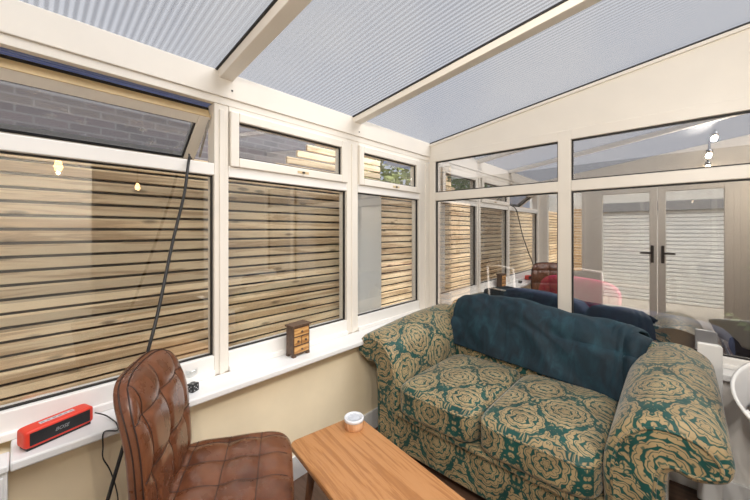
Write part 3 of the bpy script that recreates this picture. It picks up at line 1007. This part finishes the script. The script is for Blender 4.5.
# ------------------------------------------------------------------ coffee table
TA = R(-9.5); TU = Vector((math.cos(TA), math.sin(TA), 0)); TV = Vector((-math.sin(TA), math.cos(TA), 0))
TC = TU * 1.160 + TV * -1.375
TBL = thing('coffee_table', 'narrow orange-brown wooden coffee table with tapered dark legs', 'table', (TC.x, TC.y, 0), TA)
def rounded_slab(hx, hy, z0, z1, r, seg=8, inset=0.0):
    pts = []
    for (cx, cy, a0) in ((hx - r, hy - r, 0), (-hx + r, hy - r, 90), (-hx + r, -hy + r, 180), (hx - r, -hy + r, 270)):
        for k in range(seg + 1):
            t = R(a0 + 90 * k / seg); pts.append((cx + r * math.cos(t), cy + r * math.sin(t)))
    return pts
b_ = B().prism(rounded_slab(0.53, 0.178, 0, 0, .035), 2, 0.396, 0.42)
b_.build('tabletop', M['oak'], TBL, bevel=.006, local=True)
b_ = ring(B(), 1, -0.40, 0.40, 0.35, 0.396, (.02, .02, 0.0001, 0.0001), -.1, .1)
B().box(-.42, .42, -.10, -.085, .35, .395).box(-.42, .42, .085, .10, .35, .395).build('apron', M['walnut'], TBL, local=True)
for sx in (-1, 1):
    for sy in (-1, 1):
        B().tube([(sx * .43, sy * .105, .396), (sx * .485, sy * .135, 0.0)], .02, 12, .011).build('leg', M['walnut'], TBL, smooth=True, local=True)

# tin on the table
cp = px(354, 427, 2, 0.42)
tin = thing('candle_tin', 'small round wooden pot with frosted white lid on the coffee table', 'candle', (cp.x, cp.y, 0.42))
B().lathe([(0, 0), (.041, 0), (.043, .003), (.043, .034), (.0, .034)], (0, 0, 0), 36).build('pot', M['birch'], tin, smooth=True, bevel=.001, local=True)
B().lathe([(.0435, .034), (.046, .036), (.046, .046), (.043, .049), (.037, .049), (.036, .046), (0, .046)], (0, 0, 0), 36).build('lid', M['frost'], tin, smooth=True, local=True)
B().lathe([(0, .0464), (.029, .0464), (.029, .0470), (0, .0470)], (0, 0, 0), 30).build('lid_sticker', M['wax'], tin, local=True)

# ------------------------------------------------------------------ things on the left sill
SZ = 0.65
# red loudspeaker
ax = Vector((-0.316, 0.949, 0)); nrm = Vector((0.949, 0.316, 0))
rz = math.atan2(ax.y, ax.x)
spk = thing('portable_speaker', 'red rubber-cased portable speaker with black grille on the sill', 'speaker', (0.083, -2.335, SZ), rz - math.pi)
# local x runs along the speaker, local y points away from the front (front = +y here)
bd = B().pad((0, 0, .035), (.089, .029, .028), 10, 16)
bd.build('case', M['red'], spk, smooth=True, local=True, weld=True)
B().box(-.082, .082, -.026, .024, 0.0, .0085).build('base', M['black'], spk, bevel=.002, local=True)
B().box(-.077, .077, .0275, .0300, .0155, .0545).build('grille', M['grille'], spk, bevel=.001, local=True)
B().box(-.045, .045, -.010, .008, .0612, .0632).build('button_strip', M['silver'], spk, bevel=.001, local=True)
bt_ = B()
for k in range(6): bt_.box(-.040 + k * .0145, -.032 + k * .0145, -.004, .003, .0632, .0637)
bt_.build('buttons', M['lintel'], spk, local=True)
fc = bpy.data.curves.new('logo', 'FONT'); fc.body = 'BOSE'; fc.size = .015; fc.align_x = 'CENTER'; fc.align_y = 'CENTER'; fc.extrude = .0004; fc.shear = .35
fc.materials.append(M['lintel'])
ft_ = bpy.data.objects.new('logo_text', fc); COL.objects.link(ft_)
bpy.context.view_layer.update()
lm = bpy.data.meshes.new_from_object(ft_.evaluated_get(bpy.context.evaluated_depsgraph_get()))
bpy.data.objects.remove(ft_)
fo_ = bpy.data.objects.new('logo', lm); COL.objects.link(fo_); fo_.parent = spk
fo_.location = (0.0, .0304, .035); fo_.rotation_euler = (R(90), 0, R(180))

# its lead: along the sill and down the wall
c0 = px(91, 417, 0, 0.075)
pts = [(0.045, -2.235, SZ + .02), (0.075, -2.21, SZ + .012), (0.12, -2.195, SZ + .006), (0.158, -2.19, SZ + .006), (0.172, -2.19, SZ - .012)]
for (x_, y_) in ((104, 432), (103, 447), (103, 458), (109, 468), (113, 478), (116, 488), (118, 500), (117, 520)):
    pts.append(tuple(px(x_, y_, 0, 0.172 if y_ < 450 else 0.15)))
pts.append((0.12, -2.17, .004))
def curve_pts(pts, n=5):
    P = [Vector(p) for p in pts]; out = []
    for i in range(len(P) - 1):
        p0, p1, p2, p3 = P[max(i - 1, 0)], P[i], P[i + 1], P[min(i + 2, len(P) - 1)]
        for k in range(n):
            t = k / n
            out.append(0.5 * ((2 * p1) + (p2 - p0) * t + (2 * p0 - 5 * p1 + 4 * p2 - p3) * t * t + (3 * p1 - p0 - 3 * p2 + p3) * t ** 3))
    out.append(P[-1]); return out
lead = B().tube(curve_pts(pts), .0022, 6).build('power_cable', M['black'], None, smooth=True)
tag(lead, 'thin black lead dropping from the red speaker down the wall', 'cable')

# miniature chest of drawers
mc = thing('miniature_chest', 'miniature dark wood chest with four burl drawers on the sill', 'box', (0.062, -1.380, SZ), R(4))
b_ = B().box(-.032, .028, -.056, .056, .014, .160)
b_.box(-.038, .034, -.062, .062, .160, .171)
b_.build('carcass', M['cab_dark'], mc, bevel=.0015, local=True)
fo = B()
for sy in (-1, 1):
    for sx in (-.026, .020): fo.box(sx - .008, sx + .010, sy * .046 - .010, sy * .046 + .010, 0, .014)
fo.box(-.02, .026, -.04, .04, .008, .014)
fo.build('bracket_feet', M['cab_dark'], mc, bevel=.001, local=True)
for (y0, y1, z0, z1) in ((-.048, .048, .112, .152), (-.048, -.003, .064, .104), (.003, .048, .064, .104), (-.048, .048, .020, .056)):
    d = B().box(.020, .031, y0, y1, z0, z1).build('drawer', M['burl'], mc, bevel=.001, local=True)
    cyk, czk = (y0 + y1) / 2, (z0 + z1) / 2
    kb = B().pad((.035, cyk, czk), (.005, .007, .006), 2, 6); kb.build('knob', M['cab_dark'], d, smooth=True, local=True, weld=True)

# glass tealight holder and dotted black cube behind the chair
gp = px(190.5, 382, 2, SZ)
gl = thing('glass_tealight', 'small clear glass tealight holder on the sill behind the chair', 'candle holder', (min(.10, gp.x), gp.y, SZ))
B().lathe([(.0, .0), (.020, 0), (.022, .004), (.012, .016), (.012, .022), (.027, .040), (.029, .060), (.026, .060), (.024, .042), (0, .030)], (0, 0, 0), 20).build('bowl', M['clear'], gl, smooth=True, local=True)
B().lathe([(0, .044), (.010, .044), (.010, .052), (0, .052)], (0, 0, 0), 14).build('tealight', M['steel'], gl, smooth=True, local=True)
dp = px(193, 391, 2, SZ)
dc = thing('dotted_cube', 'small black cube with pale dots on the sill beside the chair', 'ornament', (dp.x, dp.y, SZ), R(25))
B().box(-.017, .017, -.017, .017, 0, .034).build('body', M['black'], dc, bevel=.004, local=True)
dd = B()
for (u, v) in ((-.008, .009), (.008, .009), (0, .017), (-.008, .025), (.008, .025)):
    dd.box(.0172, .0176, u - .0016, u + .0016, v - .0016, v + .0016); dd.box(u - .0016, u + .0016, -.0176, -.0172, v - .0016, v + .0016)
for (u, v) in ((-.008, .008), (.008, .008), (-.008, -.008), (.008, -.008)): dd.box(u - .0016, u + .0016, v - .0016, v + .0016, .0342, .0346)
dd.build('dots', M['white'], dc, local=True)

# window pole: hangs from the open sash, stands on the floor behind the chair
pp = [px(189.5, 157, 0, -0.03), px(188, 166, 0, 0.03), px(184, 195, 0, 0.06), px(172, 245, 0, 0.09), px(158.5, 310, 0, 0.15), px(148, 351, 0, 0.185), px(125, 440, 0, 0.21), px(107, 502, 0, 0.235)]
e = pp[-1] + (pp[-1] - pp[-2]).normalized() * ((pp[-1].z) / abs((pp[-1] - pp[-2]).normalized().z))
pp.append(e)
pole = thing('window_pole', 'thin black window pole hanging from the open left sash behind the chair', 'pole', (e.x, e.y, 0))
B().tube(curve_pts(pp, 6), .0058, 8).build('shaft', M['black'], pole, smooth=True)
hk = [px(189.5, 157, 0, -0.03) + Vector(v) for v in ((0, 0, 0), (-.012, .002, .014), (-.024, .008, .010), (-.024, .016, -.004))]
B().tube(hk, .004, 6).build('hook', M['black'], pole, smooth=True)

# white cabinet at the near end of the sill
cb = thing('white_cabinet', 'low white cabinet at the near end of the left sill', 'cabinet', (0.10, -2.7, 0))
B().box(0.086, 0.168, -2.92, -2.444, 0.0, 0.632).build('body', M['white'], cb, bevel=.003)
B().box(0.086, 0.180, -2.925, -2.441, 0.632, 0.652).build('top', M['white'], cb, bevel=.004)
for (z0, z1) in ((0.33, 0.62), (0.03, 0.32)):
    dr = B().box(0.169, 0.178, -2.91, -2.452, z0, z1).build('drawer', M['white'], cb, bevel=.003)
    B().box(0.178, 0.190, -2.76, -2.66, z1 - .05, z1 - .04).build('handle', M['steel'], dr)

# ------------------------------------------------------------------ right of the sofa
wb = B()
prof = [(1.664, 0.0), (1.752, 0.0), (1.752, 0.762), (1.748, 0.770), (1.738, 0.775), (1.664, 0.775)]
pn = B().prism(prof, 1, -0.135, -0.107).build('upright_panel', M['white'], None, bevel=.005)
tag(pn, 'slim white upright panel between the right sofa arm and the end sill', 'panel')

wc_c = Vector((2.118, -0.62, 0))
wch = thing('tub_chair', 'white moulded tub chair with wire legs and navy cushion right of the sofa', 'chair', wc_c)
def shell(a, b):
    """wrap-round back that sweeps forward into two tapering arms"""
    ph = R(-112 + 224 * a)                      # 0 = the back (+y)
    e = abs(a - .5) * 2
    top = 0.688 + 0.15 * max(0, math.cos(ph * .72)) ** 1.2
    low = 0.668 - 0.03 * max(0, 1 - e)
    zz = low + (top - low) * b
    rr = .355 + .012 * b - .02 * (1 - b)
    return Vector((wc_c.x + rr * math.sin(ph) * 1.02, wc_c.y + rr * math.cos(ph), zz))
sh = B().grid(48, 10, shell).build('shell', M['white'], wch, smooth=True)
md = sh.modifiers.new('thick', 'SOLIDIFY'); md.thickness = .010; md.offset = 0
B().pad((wc_c.x, wc_c.y - .01, .43), (.27, .27, .016), 3.5, 12).build('seat', M['white'], wch, smooth=True, weld=True)
B().pad((wc_c.x, wc_c.y - .01, .50), (.26, .26, .055), 3.5, 12).build('cushion', M['navy'], wch, smooth=True, weld=True)
B().pad((wc_c.x, wc_c.y + .16, .66), (.30, .10, .13), 3.0, 12).build('back_cushion', M['navy'], wch, smooth=True, weld=True)
for a_ in (.07, .36, .64, .93):
    p_ = shell(a_, .05); q_ = Vector((wc_c.x + (p_.x - wc_c.x) * .74, wc_c.y + (p_.y - wc_c.y) * .74, .43))
    B().bar(q_, p_ + Vector((0, 0, .02)), .022, .012).build('arm_support', M['white'], wch, bevel=.003)
for (sx, sy) in ((-1, -1), (-1, 1), (1, -1), (1, 1)):
    lg = B().tube([(wc_c.x + sx * .10, wc_c.y + sy * .10, .416), (wc_c.x + sx * .27, wc_c.y + sy * .26, 0.0)], .0055, 8)
    lg.tube([(wc_c.x + sx * .16, wc_c.y + sy * .05, .416), (wc_c.x + sx * .27, wc_c.y + sy * .26, 0.002)], .004, 6)
    lg.build('leg', M['steel'], wch, smooth=True)

# ------------------------------------------------------------------ patio furniture behind the back windows
ga = math.atan2(0.22 - 0.76, 1.76 - 0.32)
gs = thing('garden_sofa', 'long navy cushioned garden sofa seen through the end windows', 'sofa', (1.04, 0.62, -0.13), ga)
gl_ = 0.83
B().box(-gl_, gl_, .02, .66, .12, .36).build('frame', M['black'], gs, bevel=.01, local=True)
for k in range(2):
    B().pad((-.39 + .78 * k, .36, .44), (.385, .32, .085), 6, 10).build('seat_cushion', M['navy'], gs, smooth=True, local=True, weld=True)
    B().pad((-.41 + .82 * k, .06, .69), (.408, .09, .21), 5, 12).build('back_cushion', M['navy'], gs, smooth=True, local=True, weld=True)
for sx in (-1, 1):
    for yy in (.06, .62): B().box(sx * .72 - .02, sx * .72 + .02, yy - .02, yy + .02, 0, .12).build('leg', M['black'], gs, local=True)
q = px(560, 300, 1, 0.86)
pk = B().pad((0, 0, 0), (.36, .055, .19), 3.5, 14)
pko = pk.build('pink_cushion', M['pink'], None, smooth=True, weld=True)
pko.location = (0.915, 0.965, 0.725); pko.rotation_euler = (R(-12), 0, ga)
tag(pko, 'long magenta cushion propped on the navy garden sofa', 'cushion')

def bistro(x, y, rz, label):
    t = thing('garden_chair', label, 'chair', (x, y, -0.13), rz, 'white garden chairs on the patio')
    B().box(-.2, .2, -.2, .2, .44, .46).build('seat', M['white'], t, bevel=.01, local=True)
    for sx in (-1, 1):
        B().tube([(sx * .19, -.19, .45), (sx * .21, -.22, 0)], .010, 8).build('leg', M['white'], t, smooth=True, local=True)
        B().tube([(sx * .18, .26, 1.05), (sx * .19, .20, .45), (sx * .21, .24, 0)], .011, 8).build('leg', M['white'], t, smooth=True, local=True)
    B().tube([(-.18, .26, 1.05), (0, .28, 1.07), (.18, .26, 1.05)], .010, 8).build('top_rail', M['white'], t, smooth=True, local=True)
    B().tube([(-.185, .24, .80), (0, .25, .80), (.185, .24, .80)], .008, 8).build('back_bar', M['white'], t, smooth=True, local=True)
bistro(0.22, 1.45, R(160), 'white metal garden chair left of the navy sofa outside')
bistro(0.90, 1.72, R(172), 'white metal garden chair behind the magenta cushion outside')

pl = thing('potted_palm', 'leafy green palm in terracotta pot on the patio outside', 'plant', (2.30, 1.30, -0.13))
B().lathe([(0, 0), (.13, 0), (.18, .30), (.19, .32), (.17, .32), (.16, .28), (0, .28)], (0, 0, 0), 24).build('pot', M['terracotta'], pl, smooth=True, local=True)
lf = B(); rnd = random.Random(4)
for k in range(26):
    a = rnd.uniform(0, 6.28); h = rnd.uniform(.75, 1.35); r = rnd.uniform(.15, .42)
    p0 = Vector((0, 0, .28)); p1 = Vector((math.cos(a) * r * .4, math.sin(a) * r * .4, h * .75)); p2 = Vector((math.cos(a) * r, math.sin(a) * r, h))
    lf.tube([p0, p1, p2], .005, 4)
    d = (p2 - p1).normalized(); sd_ = d.cross(Vector((0, 0, 1))).normalized()
    for j in range(8):
        q = p1.lerp(p2, j / 7)
        for s_ in (-1, 1):
            tip = q + sd_ * s_ * .13 + d * .05 + Vector((0, 0, -.03))
            vs = [lf.bm.verts.new(v) for v in (q, q + d * .03 + sd_ * s_ * .05, tip, q - d * .01 + sd_ * s_ * .05)]
            lf.bm.faces.new(vs)
lf.build('fronds', M['leaf'], pl, local=True)

# ------------------------------------------------------------------ lamps
def pendant(x, y, z, label, top=2.40):
    t = thing('pendant_lamp', label, 'lamp', (x, y, z), group='pendant lamps on the house side')
    B().tube([(0, 0, top - z), (0, 0, .10)], .004, 6).build('flex', M['black'], t, local=True)
    B().lathe([(0, .11), (.018, .11), (.020, .05), (0, .05)], (0, 0, 0), 14).build('lamp_holder', M['brass'], t, smooth=True, local=True)
    B().lathe([(0, -.06), (.02, -.055), (.034, -.02), (.022, .03), (.014, .055), (0, .055)], (0, 0, 0), 18).build('bulb', M['bulb'], t, smooth=True, local=True)
pld = bpy.data.lights.new('pendant_light', 'POINT'); pld.energy = 26; pld.color = (1, .88, .72); pld.shadow_soft_size = .008
plo = bpy.data.objects.new('pendant_light', pld); COL.objects.link(plo); plo.location = (2.50, -2.18, 1.855)
pendant(2.50, -2.18, 1.93, 'warm glowing pendant bulb hanging by the house wall', ceil_z(2.50))
pendant(3.5, -0.35, 1.98, 'warm glowing pendant bulb hanging just inside the house opening')
pendant(4.4, -1.20, 2.00, 'warm glowing pendant bulb hanging deepest inside the house')

def spot(x, y, z, wall, which):
    ld = bpy.data.lights.new('spot_light', 'SPOT'); ld.energy = 50; ld.color = (1, .94, .86); ld.shadow_soft_size = .02
    ld.spot_size = R(112); ld.spot_blend = 0.6
    lo = bpy.data.objects.new('spot_light', ld); COL.objects.link(lo); lo.location = (x - .01, y + .06, z - .03)
    lo.rotation_euler = Vector((.25, -.82, .35)).to_track_quat('Z', 'Y').to_euler()
    t = thing('spot_lamp', 'small warm spot lamp near the french doors, %s of three mirrored in the end window' % which, 'lamp', (x, y, z), group='spot lamps by the french doors')
    B().pad((0, 0, 0), (.024, .024, .024), 2, 8).build('bulb', M['spot'], t, smooth=True, local=True, weld=True)
    B().lathe([(0, .02), (.028, .02), (.028, .05), (.012, .055), (.008, ceil_z(x) - z if not wall else .08), (0, ceil_z(x) - z if not wall else .08)], (0, 0, 0), 16).build('holder', M['steel'], t, smooth=True, local=True)
spot(1.86, -2.29, 2.27, False, 'topmost')
spot(1.84, -2.70, 2.17, False, 'middle')
spot(1.84, -2.94, 2.07, True, 'lowest')

# number the setting's frame members
n_trim = 0
for o in sorted([o for o in COL.objects if o.parent is None and o.get('kind') == 'structure'], key=lambda o: o.name):
    if o.name.split('.')[0].split('_')[0] in ('post', 'beam', 'rafter', 'gutter', 'sill', 'trim', 'gable'):
        n_trim += 1; o.name = 'frame_piece_%d' % n_trim
for o in COL.objects:
    if o.name.startswith('frame_piece_'): o.name = o.name.replace('frame_piece', 'trim')
